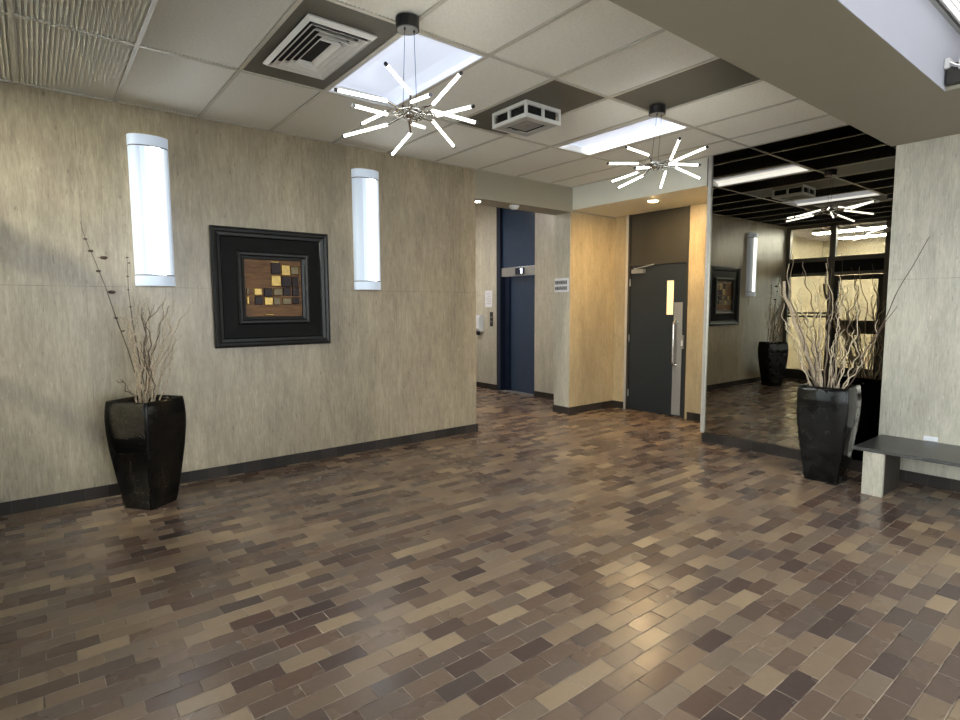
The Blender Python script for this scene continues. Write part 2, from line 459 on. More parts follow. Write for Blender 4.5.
# elevator hall
hall = MB()
hall.box(XE, XE + .5, YD + .29, 6.82, 0, ZC + .3, M['marble_grey'])
hall.box(XE, XE + .5, 7.80, 9.6, 0, ZC + .3, M['marble_grey'])
struct('wall_hall', mb=hall, label='pale marble wall around the blue elevator', cat='wall')
struct('wall_hall_back', mb=MB().box(2.6, XE + .5, 9.6, 9.8, 0, ZC + .3, M['marble_grey']).box(2.6, 2.8, YW + .33, 9.6, 0, ZC + .3, M['marble_grey']), label='marble walls at the back of the elevator hall', cat='wall')
struct('baseboard_hall', mb=MB().box(XE - .012, XE, YD + .302, 6.82, 0, .10, M['base']).box(XE - .012, XE, 7.80, 9.6, 0, .10, M['base']), label='dark tile baseboard beside the elevator', cat='baseboard')
ZH = 3.40
struct('ceiling_hall', mb=MB().box(2.6, XE + .5, YW + .33, 9.8, ZH, ZH + .3, M['white_paint']), label='white ceiling of the elevator hall', cat='ceiling')

# ---- slatted dropped ceiling: tilted metal slats under dark felt, some panels plain olive
XK = [XP] + [.598 * k for k in range(-1, 10)] + [XM]
YK = [YW, 4.13, 2.92, YF + .035]
LIGHT_TILES = {(1.794, 2.92), (4.186, 2.92)}
PLAIN = {(1.196, 2.92), (2.99, 2.92), (3.588, YF + .035)}
cb = MB()
cb.box(XP - .05, XA, YF + .035, YW, ZC + .12, ZC + .3, M['felt'])
PITCH = .0249
for i in range(len(XK) - 1):
    for j in range(3):
        x0, x1, y1, y0 = XK[i], XK[i + 1], YK[j], YK[j + 1]
        key = (round(x0, 3), round(y0, 3))
        if any(abs(key[0] - a) < .01 and abs(key[1] - c) < .02 for a, c in LIGHT_TILES): continue
        if any(abs(key[0] - a) < .01 and abs(key[1] - c) < .02 for a, c in PLAIN):
            cb.box(x0, x1, y0, y1, ZC + .004, ZC + .012, M['dark_tile']); continue
        n = int(round((x1 - x0) / PITCH))
        for k in range(n):
            a = x0 + (x1 - x0) * k / n; w = .0234; h = .0110
            # lower face painted, upper face coloured dark to deepen the shade between slats
            cb.add([(a, y0, ZC + h), (a + w, y0, ZC), (a + w, y1, ZC), (a, y1, ZC + h)], [(0, 3, 2, 1)], M['slat'])
            cb.add([(a, y0, ZC + h + .0012), (a + w, y0, ZC + .0012), (a + w, y1, ZC + .0012), (a, y1, ZC + h + .0012)], [(0, 1, 2, 3)], M['felt'])
struct('ceiling', mb=cb, label='beige slatted metal panel ceiling in a grid', cat='ceiling')
gb = MB()
for x in XK[1:-1]: gb.box(x - .012, x + .012, YF + .035, YW, ZC - .004, ZC + .010, M['tbar'])
for y in YK[1:-1]: gb.box(XP, XM, y - .012, y + .012, ZC - .0045, ZC + .0095, M['tbar'])
gb.box(XP, XM, YW - .02, YW, ZC - .004, ZC + .01, M['tbar'])
gb.box(XM - .02, XM, YF + .035, YW, ZC - .0035, ZC + .01, M['tbar'])
struct('trim_5', mb=gb, label='beige metal grid bars between ceiling panels', cat='ceiling grid')

# ---- dark door
struct('wall_door_back', mb=MB().box(XD + .07, XD + .3, 4.16, 5.12, 0, 2.81, M['void']), label='dark space behind the door', cat='wall')
d1 = struct('door_1', (XD, 4.64, 0), label='charcoal door with narrow window and steel push plate in the alcove', cat='door')
MB().box(XD - .006, XD + .06, 5.085, 5.12, 0, 2.81, M['bronze_frame']).box(XD - .006, XD + .06, 4.16, 4.19, 0, 2.81, M['bronze_frame']).box(XD - .006, XD + .06, 4.19, 5.085, 2.085, 2.115, M['bronze_frame']).build('door_frame', d1)
MB().box(XD - .004, XD + .002, 5.12, 5.165, 0.0, 2.81, M['alu']).build('edge_trim', d1)
MB().box(XD + .012, XD + .06, 4.19, 5.085, 2.115, 2.81, M['transom']).build('transom_panel', d1)
dp = MB()
yl0, yl1, zl0, zl1 = 4.375, 4.485, 1.395, 1.855
dp.box(XD + .012, XD + .055, 4.195, yl0, .012, 2.082, M['door']).box(XD + .012, XD + .055, yl1, 5.08, .012, 2.082, M['door'])
dp.box(XD + .012, XD + .055, yl0, yl1, .012, zl0, M['door']).box(XD + .012, XD + .055, yl0, yl1, zl1, 2.082, M['door'])
leaf = dp.build('door_leaf', d1)
MB().box(XD + .02, XD + .04, yl0, yl1, zl0, zl1, M['lite']).build('window_lite', d1)
wf = MB()
for a in ((yl0 - .012, yl0, zl0 - .012, zl1 + .012), (yl1, yl1 + .012, zl0 - .012, zl1 + .012), (yl0, yl1, zl0 - .012, zl0), (yl0, yl1, zl1, zl1 + .012)):
    wf.box(XD + .004, XD + .016, *a, M['door'])
wf.build('window_bead', d1)
pp = MB().box(XD + .006, XD + .012, 4.235, 4.365, .03, 1.56, M['steel'])
for zz in range(56):
    for yy in range(6):
        pp.cyl((XD + .006, 4.252 + yy * .019, .06 + zz * .0262), (XD + .004, 4.252 + yy * .019, .06 + zz * .0262), .0062, M['steel'], 6, .003)
pp.build('push_plate', d1)
hd = MB().tube([(XD + .006, 4.32, 1.30), (XD - .045, 4.32, 1.30), (XD - .058, 4.32, 1.285), (XD - .06, 4.32, 1.26), (XD - .06, 4.32, .76), (XD - .058, 4.32, .735), (XD - .045, 4.32, .72), (XD + .006, 4.32, .72)], .016, M['chrome'], 10)
hd.cyl((XD + .006, 4.32, 1.30), (XD - .004, 4.32, 1.30), .028, M['chrome']).cyl((XD + .006, 4.32, .72), (XD - .004, 4.32, .72), .028, M['chrome'])
hd.build('pull_handle', d1)
MB().box(XD - .02, XD + .012, 4.195, 4.228, .94, 1.12, M['steel']).box(XD - .03, XD - .02, 4.20, 4.222, .98, 1.05, M['white_metal']).build('latch', d1)
dc = MB().box(XD - .05, XD + .012, 4.83, 5.03, 1.975, 2.03, M['steel'])
dc.tube([(XD - .03, 4.98, 2.035), (XD - .10, 4.86, 2.045), (XD - .012, 4.68, 2.088)], .008, M['steel'], 8)
dc.cyl((XD - .03, 4.98, 2.02), (XD - .03, 4.98, 2.05), .018, M['steel'])
dc.build('door_closer', d1)
for z in (.25, 1.05, 1.85):
    MB().cyl((XD + .002, 5.085, z - .05), (XD + .002, 5.085, z + .05), .009, M['steel'], 10).build('hinge', d1)

# ---- elevator
d2 = struct('door_2', (XE, 7.31, 0), label='navy blue elevator door with blue panel above in the hall', cat='elevator')
y0, y1 = 6.82, 7.80
fr = MB().box(XE - .004, XE + .20, 7.70, 7.80, 0, ZH - .003, M['navy_dark']).box(XE + .02, XE + .20, y0, y0 + .02, 0, ZH - .003, M['navy_dark'])
fr.build('door_frame', d2)
MB().box(XE + .05, XE + .11, y0 + .02, 7.70, 2.20, ZH - .003, M['navy']).build('upper_panel', d2)
hb = MB().box(XE + .03, XE + .11, y0 + .02, 7.70, 2.045, 2.195, M['steel']).build('header_bar', d2)
MB().box(XE + .022, XE + .03, 7.10, 7.33, 2.065, 2.178, M['navy_dark']).build('floor_indicator', hb)
MB().box(XE + .018, XE + .022, 7.155, 7.185, 2.08, 2.165, M['digit']).box(XE + .018, XE + .022, 7.185, 7.20, 2.14, 2.16, M['digit']).build('indicator_digit', hb)
MB().box(XE + .16, XE + .20, y0 + .02, 7.72, 0.006, 2.05, M['navy']).box(XE + .11, XE + .20, 7.60, 7.70, 0.006, 2.045, M['navy_dark']).build('door_leaf', d2)
MB().box(XE + .0, XE + .2, y0 + .02, 7.70, 0, .006, M['steel']).build('threshold', d2)

# ---- glazed partition (seen in the mirror) and vestibule beyond
w1 = struct('window_1', (XP, 4.4, 0), label='dark framed glass partition with door reflected in the mirror', cat='glass partition')
fm = MB()
for (a, b_) in ((5.26, YW), (4.42, 4.52), (3.50, 3.60), (2.55, 2.62)):
    fm.box(XP - .05, XP + .05, a, b_, 0, ZC, M['grey_frame'])
fm.box(XP - .05, XP + .05, 2.62, 5.26, 3.05, ZC, M['grey_frame'])
fm.box(XP - .045, XP + .045, 2.62, 5.26, 2.38, 2.46, M['grey_frame'])
fm.box(XP - .045, XP + .045, 2.62, 5.26, 2.10, 2.16, M['grey_frame'])
fm.box(XP - .045, XP + .045, 4.52, 5.26, 0, .2, M['bronze_frame']).box(XP - .045, XP + .045, 2.62, 3.50, 0, .2, M['bronze_frame'])
fm.build('frame', w1)
MB().box(XP - .035, XP + .035, 2.62, 5.26, 2.16, 2.38, M['void']).build('black_transom_panel', w1)
for z in (1.29, 1.36):
    MB().box(XP - .03, XP + .03, 4.52, 5.26, z - .018, z + .018, M['bronze_frame']).build('rail', w1)
dl = MB()
dl.box(XP - .025, XP + .025, 3.60, 3.68, .01, 2.09, M['bronze_frame']).box(XP - .025, XP + .025, 4.34, 4.42, .01, 2.09, M['bronze_frame'])
dl.box(XP - .025, XP + .025, 3.68, 4.34, 2.0, 2.09, M['bronze_frame']).box(XP - .025, XP + .025, 3.68, 4.34, .97, 1.22, M['bronze_frame']).box(XP - .025, XP + .025, 3.68, 4.34, .01, .30, M['bronze_frame'])
dl.build('door_leaf', w1)
pn = MB()
for a in ((2.62, 3.50, 2.46, 3.05), (3.60, 4.42, 2.46, 3.05), (4.52, 5.26, 2.46, 3.05), (4.52, 5.26, .2, 2.1), (2.62, 3.50, .2, 2.1), (3.68, 4.34, .30, .97), (3.68, 4.34, 1.22, 2.0)):
    pn.box(XP - .004, XP + .004, *a, M['pane'])
pn.build('glass', w1)
struct('wall_partition', mb=MB().box(XP - .05, XP + .05, -3.4, -3.1, 0, ZU + .2, M['marble']).box(XP - .05, XP + .05, -3.1, YW, ZC, ZU + .2, M['paint']), label='painted wall head over the glazing behind the camera', cat='wall')
w4 = struct('added_side_window', (XP, -.25, 0), label='unseen glazed side wall added to bring daylight to the bench wall', cat='window')  # glazing added behind the camera so sky light reaches the bench wall
fo = MB()
for k in range(5):
    y = -3.1 + (2.55 + 3.1 - .08) * k / 4
    fo.box(XP - .05, XP + .05, y, y + .08, 0, ZC, M['bronze_frame'])
fo.box(XP - .045, XP + .045, -3.1, 2.55, 0, .12, M['bronze_frame']).box(XP - .045, XP + .045, -3.1, 2.55, ZC - .08, ZC, M['bronze_frame']).box(XP - .045, XP + .045, -3.1, 2.55, 2.2, 2.27, M['bronze_frame'])
fo.build('frame', w4)
MB().box(XP - .005, XP + .005, -3.1, 2.55, .12, ZC - .08, M['pane']).build('glass', w4)
struct('wall_vestibule', mb=MB().box(-4.2, -4.0, 4.5, 6.1, 0, ZC + .3, M['marble_cream']).box(-4.0, XP - .05, 5.9, 6.1, 0, ZC + .3, M['marble_cream']).box(XP - .1, XP - .05, YW, 5.9, 0, ZC + .3, M['marble_cream']).box(-4.2, XP - .06, 2.35, 2.55, 0, ZC + .3, M['marble_grey']), label='sunlit marble walls of the vestibule beyond the glass', cat='wall')
struct('ceiling_vestibule', mb=MB().box(-4.2, XP - .05, 2.35, 6.1, ZC, ZC + .3, M['white_paint']), label='white vestibule ceiling', cat='ceiling')
for xx, yy in ((-1.7, 4.4), (-3.1, 4.4)):
    t = thing('vestibule_light', 'bright strip light on the vestibule ceiling, %s' % ('nearest the glass partition' if xx > -2 else 'farther from the glass partition'), 'ceiling light', (xx, yy, ZC))
    MB().box(xx - .17, xx + .17, yy - .8, yy + .8, ZC - .06, ZC - .004, M['white_metal']).build('housing', t)
    MB().box(xx - .15, xx + .15, yy - .78, yy + .78, ZC - .075, ZC - .06, M['vest_lens']).build('lens', t)
w3 = struct('window_3', (-4.1, 3.5, 0), label='daylit outer glazing of the vestibule', cat='window')
fo = MB()
for y in (2.55, 3.48, 4.42): fo.box(-4.14, -4.06, y, y + .08, 0, ZC, M['bronze_frame'])
fo.box(-4.14, -4.06, 2.63, 4.42, 0, .12, M['bronze_frame']).box(-4.14, -4.06, 2.63, 4.42, 2.3, 2.4, M['bronze_frame'])
fo.build('frame', w3)
MB().box(-4.105, -4.095, 2.63, 4.42, .12, ZC, M['pane']).build('glass', w3)

# ---- glazed street front behind the camera
w2 = struct('window_2', (2.5, YG, 0), label='glazed street front behind the camera', cat='window')
fo = MB()
for k in range(6):
    x = XP + .05 + (XR - XP - .13) * k / 5
    fo.box(x, x + .08, YG - .06, YG + .06, 0, ZU, M['bronze_frame'])
fo.box(XP + .05, XR, YG - .05, YG + .05, 0, .15, M['bronze_frame']).box(XP + .05, XR, YG - .05, YG + .05, ZU - .1, ZU, M['bronze_frame']).box(XP + .05, XR, YG - .05, YG + .05, 2.3, 2.38, M['bronze_frame'])
fo.build('frame', w2)
MB().box(XP + .05, XR, YG - .005, YG + .005, .15, ZU - .1, M['pane']).build('glass', w2)

# ------------------------------------------------------------------ the large mirror
mr = thing('wall_mirror_glass', 'large bronze tinted mirror covering the wall behind the planter', 'mirror', (XM, 2.5, .1))
mr.name = 'tinted_mirror'
MB().box(XM, XA - .002, YF - .0, YA - .05, .10, ZC, M['mirror']).build('mirror_pane', mr)
MB().box(XM - .02, XA - .001, YA - .05, YA - .012, .0 + .10, ZC - .005, M['alu']).build('edge_trim', mr)
MB().box(XA - .008, XA - .0005, YA + .008, YA + .016, 2.80, ZC - .01, M['bronze_frame']).build('shadow_gap', mr)

# ------------------------------------------------------------------ lights
# recessed troffers
def troffer(x0, x1, y0, y1, m_, label, strips):
    cx, cy = (x0 + x1) / 2, (y0 + y1) / 2
    t = thing('ceiling_light', label, 'ceiling light', (cx, cy, ZC), 'recessed ceiling lights')
    f = MB()
    zt = ZC + .004; zb = ZC - .006
    f.box(x0, x0 + m_, y0, y1, zb, zt, M['white_metal']).box(x1 - m_, x1, y0, y1, zb, zt, M['white_metal'])
    f.box(x0 + m_, x1 - m_, y0, y0 + .02, zb, zt, M['white_metal']).box(x0 + m_, x1 - m_, y1 - .02, y1, zb, zt, M['white_metal'])
    f.build('frame', t)
    a, b_ = x0 + m_, x1 - m_; ya_, yb = y0 + .02, y1 - .02
    w = b_ - a
    # curved white reflector pan above a raised centre basket
    prof = [(a, ZC), (a + .012, ZC + .03), (a + w * .2, ZC + .055), (a + w * .8, ZC + .055), (b_ - .012, ZC + .03), (b_, ZC)]
    pan = MB()
    for (p, q), mt in zip(zip(prof, prof[1:]), strips):
        pan.add([(p[0], ya_, p[1]), (q[0], ya_, q[1]), (q[0], yb, q[1]), (p[0], yb, p[1])], [(0, 3, 2, 1)], M[mt])
    pan.add([(x, ya_, z) for x, z in prof], [(0, 1, 2, 3, 4, 5)], M['white_metal'])
    pan.add([(x, yb, z) for x, z in prof], [(5, 4, 3, 2, 1, 0)], M['white_metal'])
    pan.build('reflector', t)
    return t
troffer(1.794 + .012, 2.392 - .012, 2.92 + .012, 4.13 - .012, .012, 'wide recessed ceiling light behind the chandelier nearest the air diffuser', ('troffer', 'troffer_dim', 'troffer_dim', 'troffer_dim', 'troffer_dim'))
troffer(4.186 + .012, 4.784 - .012, 2.92 + .012, 4.13 - .012, .055, 'narrow bluish recessed ceiling light above the chandelier nearest the mirror', ('troffer', 'troffer', 'troffer_dim', 'troffer', 'troffer'))

# fluorescent strip in the higher ceiling
t = thing('strip_light', 'white louvred strip light in the ceiling beside the white beam face', 'ceiling light', (3.2, .97, ZU))
MB().box(1.2, XR - .05, 1.022, 1.032, ZU - .03, ZU - .002, M['white_metal']).box(1.2, XR - .05, .885, .897, ZU - .03, ZU - .002, M['bronze_frame']).box(1.2, 1.215, .897, 1.022, ZU - .03, ZU - .002, M['white_metal']).build('frame', t)
MB().box(1.215, XR - .05, .897, 1.022, ZU - .012, ZU - .002, M['linear']).build('lens', t)
lv = MB()
for k in range(4): lv.box(1.215, XR - .05, .92 + .025 * k, .923 + .025 * k, ZU - .028, ZU - .013, M['grey_metal'])
lv.build('louvre', t)

# ceiling light added out of view to brighten the elevator hall
t = thing('added_hall_light', 'unseen square light added on the elevator hall ceiling', 'ceiling light', (4.6, 7.9, ZH))
MB().box(4.1, 5.1, 7.5, 8.3, ZH - .05, ZH - .004, M['white_metal']).build('housing', t)
MB().box(4.14, 5.06, 7.54, 8.26, ZH - .065, ZH - .05, M['hall_lens']).build('lens', t)

# warm downlight in the soffit
t = thing('downlight', 'warm round downlight in the soffit above the dark door', 'downlight', (6.11, 4.26, 2.81))
c = Vector((6.11, 4.26, 2.81))
MB().loft([[c + Vector((r * math.cos(2 * PI * k / 28), r * math.sin(2 * PI * k / 28), z)) for k in range(28)] for r, z in ((.085, 0), (.088, -.006), (.07, -.010), (.06, -.004))], M['white_metal'], True, False, False).build('trim_ring', t)
MB().sphere(c + Vector((0, 0, .005)), .062, M['down'], sz=.35).build('bulb', t)

# wall sconces
def sconce(x0, x1, z0, z1, label):
    cx = (x0 + x1) / 2; R = (x1 - x0) / 2
    t = thing('wall_sconce', label, 'wall lamp', (cx, YW, (z0 + z1) / 2), 'tall wall sconces')
    n = 36; D = .105
    def ring(z, s=1.0):
        return [Vector((cx - s * R * math.cos(PI * k / n), YW - .0005 - s * D * math.sin(PI * k / n) ** .8, z)) for k in range(n + 1)]
    def shell(mb, za, zb, s, mats):
        A, B = ring(za, s), ring(zb, s)
        for k in range(n):
            mt = mats(k / (n - 1))
            mb.add([A[k], A[k + 1], B[k + 1], B[k]], [(0, 1, 2, 3)], mt, False)
        return mb
    hcap = .085
    body = MB()
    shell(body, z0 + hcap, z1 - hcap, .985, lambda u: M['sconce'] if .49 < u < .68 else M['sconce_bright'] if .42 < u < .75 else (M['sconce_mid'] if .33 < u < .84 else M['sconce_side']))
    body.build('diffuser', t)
    for a, b_ in ((z0, z0 + hcap - .004), (z1 - hcap + .004, z1)):
        cp = MB(); shell(cp, a, b_, 1.0, lambda u: M['sconce_side'])
        cp.add(ring(a), [tuple(range(n + 1))], M['white_metal']); cp.add(ring(b_), [tuple(range(n, -1, -1))], M['white_metal'])
        cp.build('end_cap', t)
    for z in (z0 + hcap, z1 - hcap):
        sb = MB(); shell(sb, z - .004, z + .004, .99, lambda u: M['gunmetal']); sb.build('seam_ring', t)
    return t
sconce(.66, .95, 1.69, 2.875, 'tall glowing half round wall sconce above the planter of pod stalks')
sconce(2.58, 2.87, 1.69, 2.885, 'tall glowing half round wall sconce between picture and elevator opening')

# chandeliers: starbursts of glowing tubes
C1 = [((-0.056, -0.126, 0.045), (-0.324, -0.318, 0.076)), ((0.03, -0.191, 0.002), (0.018, -0.454, 0.073)), ((-0.163, -0.026, 0.024), (-0.458, -0.046, 0.008)), ((-0.218, -0.077, -0.066), (-0.422, -0.158, -0.092)), ((0.062, -0.255, -0.057), (0.098, -0.445, -0.066)), ((0.043, -0.139, -0.012), (0.147, -0.417, -0.129)), ((-0.047, 0.245, 0.048), (-0.067, 0.453, 0.044)), ((-0.062, 0.131, -0.04), (-0.217, 0.399, -0.071)), ((0.078, 0.085, -0.053), (0.126, 0.427, -0.117)), ((0.182, 0.045, 0.004), (0.422, 0.169, -0.072)), ((-0.038, 0.018, 0.04), (-0.149, -0.431, -0.059)), ((-0.005, 0.048, -0.036), (0.31, 0.334, 0.06))]
C2 = [((-0.07, -0.039, 0.045), (-0.453, -0.067, 0.048)), ((-0.173, 0.04, -0.007), (-0.446, 0.108, -0.034)), ((0.018, 0.179, -0.024), (0.038, 0.456, -0.045)), ((0.035, 0.085, -0.044), (0.104, 0.438, -0.094)), ((0.187, 0.021, -0.02), (0.398, 0.21, -0.095)), ((0.187, -0.072, -0.007), (0.432, -0.142, -0.072)), ((-0.022, -0.111, -0.016), (-0.084, -0.441, -0.099)), ((-0.0, -0.175, -0.006), (-0.018, -0.458, 0.035)), ((-0.106, -0.226, 0.0), (-0.25, -0.38, 0.071)), ((-0.111, -0.034, -0.043), (-0.427, -0.131, -0.112))]
def chandelier(hub, canopy, tubes, label):
    hub = Vector(hub); cn = Vector((canopy[0], canopy[1], ZC))
    t = thing('starburst_chandelier', label, 'chandelier', hub, 'starburst chandeliers')
    cm = MB().cyl(cn - Vector((0, 0, .065)), cn - Vector((0, 0, .005)), .066, M['gunmetal'], 32)
    cm.cyl(cn - Vector((0, 0, .068)), cn - Vector((0, 0, .065)), .058, M['steel'], 32)
    for s in (-1, 1): cm.cyl(cn + Vector((.03 * s, -.02, -.078)), cn + Vector((.03 * s, -.02, -.067)), .006, M['gunmetal'], 8)
    cm.build('canopy', t)
    for s in (-1, 1):
        MB().cyl(cn + Vector((.03 * s, -.02, -.07)), hub + Vector((.045 * s, 0, .03)), .0016, M['gunmetal'], 6).build('suspension_cord', t)
    hb = MB()
    for rr, zz, tl in ((.075, .012, .15), (.062, -.012, -.2), (.085, 0, 0)):
        hb.tube([hub + Vector((rr * math.cos(2 * PI * k / 28), rr * math.sin(2 * PI * k / 28), zz + tl * rr * math.cos(2 * PI * k / 28))) for k in range(29)], .0075, M['chrome'], 8)
    hb.sphere(hub, .032, M['chrome'])
    for s in (-1, 1): hb.cyl(hub + Vector((.045 * s, 0, 0)), hub + Vector((.045 * s, 0, .032)), .007, M['chrome'], 8)
    hb.build('hub', t)
    for a, b_ in tubes:
        a, b_ = Vector(a), Vector(b_)
        d = (b_ - a).normalized(); ln = min(max((b_ - a).length, .255), .30)
        s = b_ - d * ln; e = b_
        MB().cyl(hub + s * .0 + d * .02, hub + s, .0065, M['chrome'], 8).build('arm', t)
        tb = MB().cyl(hub + s, hub + e, .0082, M['tube'], 12).build('light_tube', t)
        MB().cyl(hub + e, hub + e + d * .014, .0095, M['gunmetal'], 12).build('end_cap', tb)
chandelier((1.743, 2.835, 2.60), (1.735, 2.835), C1, 'starburst chandelier of glowing tubes nearest the square air diffuser')
chandelier((4.04, 2.81, 2.65), (4.05, 2.805), C2, 'starburst chandelier of glowing tubes hanging nearer the dark door')

# ------------------------------------------------------------------ ceiling vents
t = thing('air_diffuser', 'white square louvred air diffuser on a dark ceiling panel', 'air vent', (1.485, 3.505, ZC))
X0, X1, Y0, Y1 = 1.275, 1.70, 3.115, 3.895
def rect(x0, x1, y0_, y1_, z): return [(x0, y0_, z), (x1, y0_, z), (x1, y1_, z), (x0, y1_, z)]
fr = MB()
fr.loft([rect(X0 + .006, X1 - .006, Y0 + .006, Y1 - .006, ZC), rect(X0, X1, Y0, Y1, ZC - .012), rect(X0 + .022, X1 - .022, Y0 + .026, Y1 - .026, ZC - .030), rect(X0 + .030, X1 - .030, Y0 + .034, Y1 - .034, ZC - .012)], M['white_metal'], False, False, False)
fr.build('frame', t)
MB().box(X0 + .04, X1 - .04, Y0 + .04, Y1 - .04, ZC - .004, ZC + .003, M['void']).build('throat', t)
for k in range(4):
    i0 = .034 + .036 * k
    q = MB()
    q.loft([rect(X0 + i0 + .028, X1 - i0 - .028, Y0 + i0 + .05, Y1 - i0 - .05, ZC - .006), rect(X0 + i0, X1 - i0, Y0 + i0 * 1.35, Y1 - i0 * 1.35, ZC - .034), rect(X0 + i0 + .006, X1 - i0 - .006, Y0 + i0 * 1.35 + .006, Y1 - i0 * 1.35 - .006, ZC - .034), rect(X0 + i0 + .033, X1 - i0 - .033, Y0 + i0 + .056, Y1 - i0 - .056, ZC - .006)], M['white_metal'], False, False, False)
    q.build('louvre_ring', t)

t = thing('vent_box', 'white box vent with dark slots hanging below a dark ceiling panel', 'air vent', (3.29, 3.535, ZC))
X0, X1, Y0, Y1, Z0 = 3.10, 3.49, 3.335, 3.745, 2.985
bd = MB()
e = .02
for x in (X0, X1 - e):
    for y in (Y0, Y1 - e): bd.box(x, x + e, y, y + e, Z0, ZC, M['white_metal'])
for za, zb in ((Z0, Z0 + .028), (ZC - .028, ZC)):
    for x in (X0, X1 - e): bd.box(x, x + e, Y0 + e, Y1 - e, za, zb, M['white_metal'])
    for y in (Y0, Y1 - e): bd.box(X0 + e, X1 - e, y, y + e, za, zb, M['white_metal'])
ym, xm = (Y0 + Y1) / 2, (X0 + X1) / 2
for x in (X0, X1 - e): bd.box(x, x + e, ym - .01, ym + .01, Z0 + .028, ZC - .028, M['white_metal'])
for y in (Y0, Y1 - e): bd.box(xm - .01, xm + .01, y, y + e, Z0 + .028, ZC - .028, M['white_metal'])
s = .075
bd.box(X0 + e, X1 - e, Y0 + e, Y0 + s, Z0, Z0 + .006, M['grey_metal']).box(X0 + e, X1 - e, Y1 - s, Y1 - e, Z0, Z0 + .006, M['grey_metal'])
bd.box(X0 + e, X0 + s, Y0 + s, Y1 - s, Z0, Z0 + .006, M['grey_metal']).box(X1 - s, X1 - e, Y0 + s, Y1 - s, Z0, Z0 + .006, M['grey_metal'])
bd.build('housing', t)
MB().box(X0 + .03, X1 - .03, Y0 + .03, Y1 - .03, Z0 + .03, ZC, M['void']).build('dark_core', t)
MB().loft([rect(X0 + s + .004, X1 - s - .004, Y0 + s + .004, Y1 - s - .004, Z0 + .026), rect(X0 + s + .04, X1 - s - .04, Y0 + s + .04, Y1 - s - .04, Z0 + .004), rect(xm - .02, xm + .02, ym - .02, ym + .02, Z0 + .026)], M['steel'], False, False, True).build('deflector', t)

t = thing('smoke_detector', 'white round smoke detector under the beam in front of the elevator', 'smoke detector', (4.86, 5.44, 2.785))
c = Vector((4.86, 5.44, 2.785))
MB().cyl(c - Vector((0, 0, .02)), c, .065, M['plastic'], 28).build('base', t)
MB().cyl(c - Vector((0, 0, .045)), c - Vector((0, 0, .02)), .04, M['plastic'], 28, .058).build('head', t)
t = thing('spot_light', 'small lit spot light under the beam at the marble wall end', 'spot light', (4.28, 5.46, 2.785))
c = Vector((4.28, 5.46, 2.785))
MB().cyl(c - Vector((0, 0, .012)), c, .05, M['white_metal'], 24).build('trim_ring', t)
MB().cyl(c - Vector((0, 0, .016)), c - Vector((0, 0, .012)), .035, M['hall_lens'], 24).build('lens', t)

# ------------------------------------------------------------------ picture on the marble wall
px0, px1, pz0, pz1 = 1.233, 2.297, 1.156, 2.219
cx, cz = (px0 + px1) / 2, (pz0 + pz1) / 2
t = thing('framed_picture', 'square black framed mosaic picture between the two wall sconces', 'picture', (cx, YW, cz))
def rframe(mb, prof, mat):
    """profile of (half-size, y depth) lofted around the square"""
    rings = []
    for h, d in prof:
        rings.append([(cx - h, YW - d, cz - h), (cx + h, YW - d, cz - h), (cx + h, YW - d, cz + h), (cx - h, YW - d, cz + h)])
    mb.loft(rings, mat, False, False, False); return mb
H = (px1 - px0) / 2
rframe(MB(), [(H, .002), (H, .035), (H - .008, .046), (H - .022, .05), (H - .04, .046), (H - .052, .036), (H - .075, .032), (H - .085, .020), (H - .088, .012)], M['frame_black']).build('outer_frame', t)
rframe(MB(), [(H - .086, .015), (.325, .024)], M['mat_black']).build('mat_board', t)
rframe(MB(), [(.33, .022), (.325, .044), (.312, .052), (.296, .05), (.283, .038), (.262, .034), (.257, .018)], M['frame_black']).build('inner_frame', t)
art = MB().box(cx - .258, cx + .258, YW - .020, YW - .008, cz - .258, cz + .258, M['wood'])
def tile(u, v, w, h, mt, d=.030):
    """mosaic tile, u and v measured from the art's top left corner in fractions"""
    x0 = cx - .25 + .5 * u; z1 = cz + .25 - .5 * v
    x1, z0 = x0 + .5 * w, z1 - .5 * h; g = .006
    a = [(x0, YW - .02, z0), (x1, YW - .02, z0), (x1, YW - .02, z1), (x0, YW - .02, z1)]
    b_ = [(x0 + g, YW - d, z0 + g), (x1 - g, YW - d, z0 + g), (x1 - g, YW - d, z1 - g), (x0 + g, YW - d, z1 - g)]
    art.loft([a, b_], M[mt], False, False, True)
for a in ((.45, .02, .18, .22, 'maroon'), (.45, .0, .16, .035, 'gold'), (.64, .06, .17, .20, 'gold'), (.82, .08, .15, .16, 'gold_dull'), (.97, .06, .025, .2, 'gold'),
          (.45, .26, .18, .20, 'gold'), (.64, .27, .18, .20, 'maroon'), (.83, .27, .13, .2, 'maroon'),
          (.0, .50, .05, .12, 'gold_dull'), (.13, .50, .15, .13, 'gold'), (.31, .50, .15, .15, 'maroon'), (.48, .50, .17, .13, 'gold_dull'), (.66, .48, .15, .15, 'maroon'), (.83, .48, .14, .16, 'maroon'),
          (.0, .65, .05, .15, 'gold'), (.14, .65, .15, .15, 'maroon'), (.31, .66, .16, .15, 'gold'), (.48, .66, .12, .15, 'gold_dull'), (.64, .67, .17, .13, 'gold_dull'), (.83, .66, .14, .13, 'maroon'),
          (.32, .965, .16, .035, 'gold')):
    tile(*a)
art.build('mosaic', t)

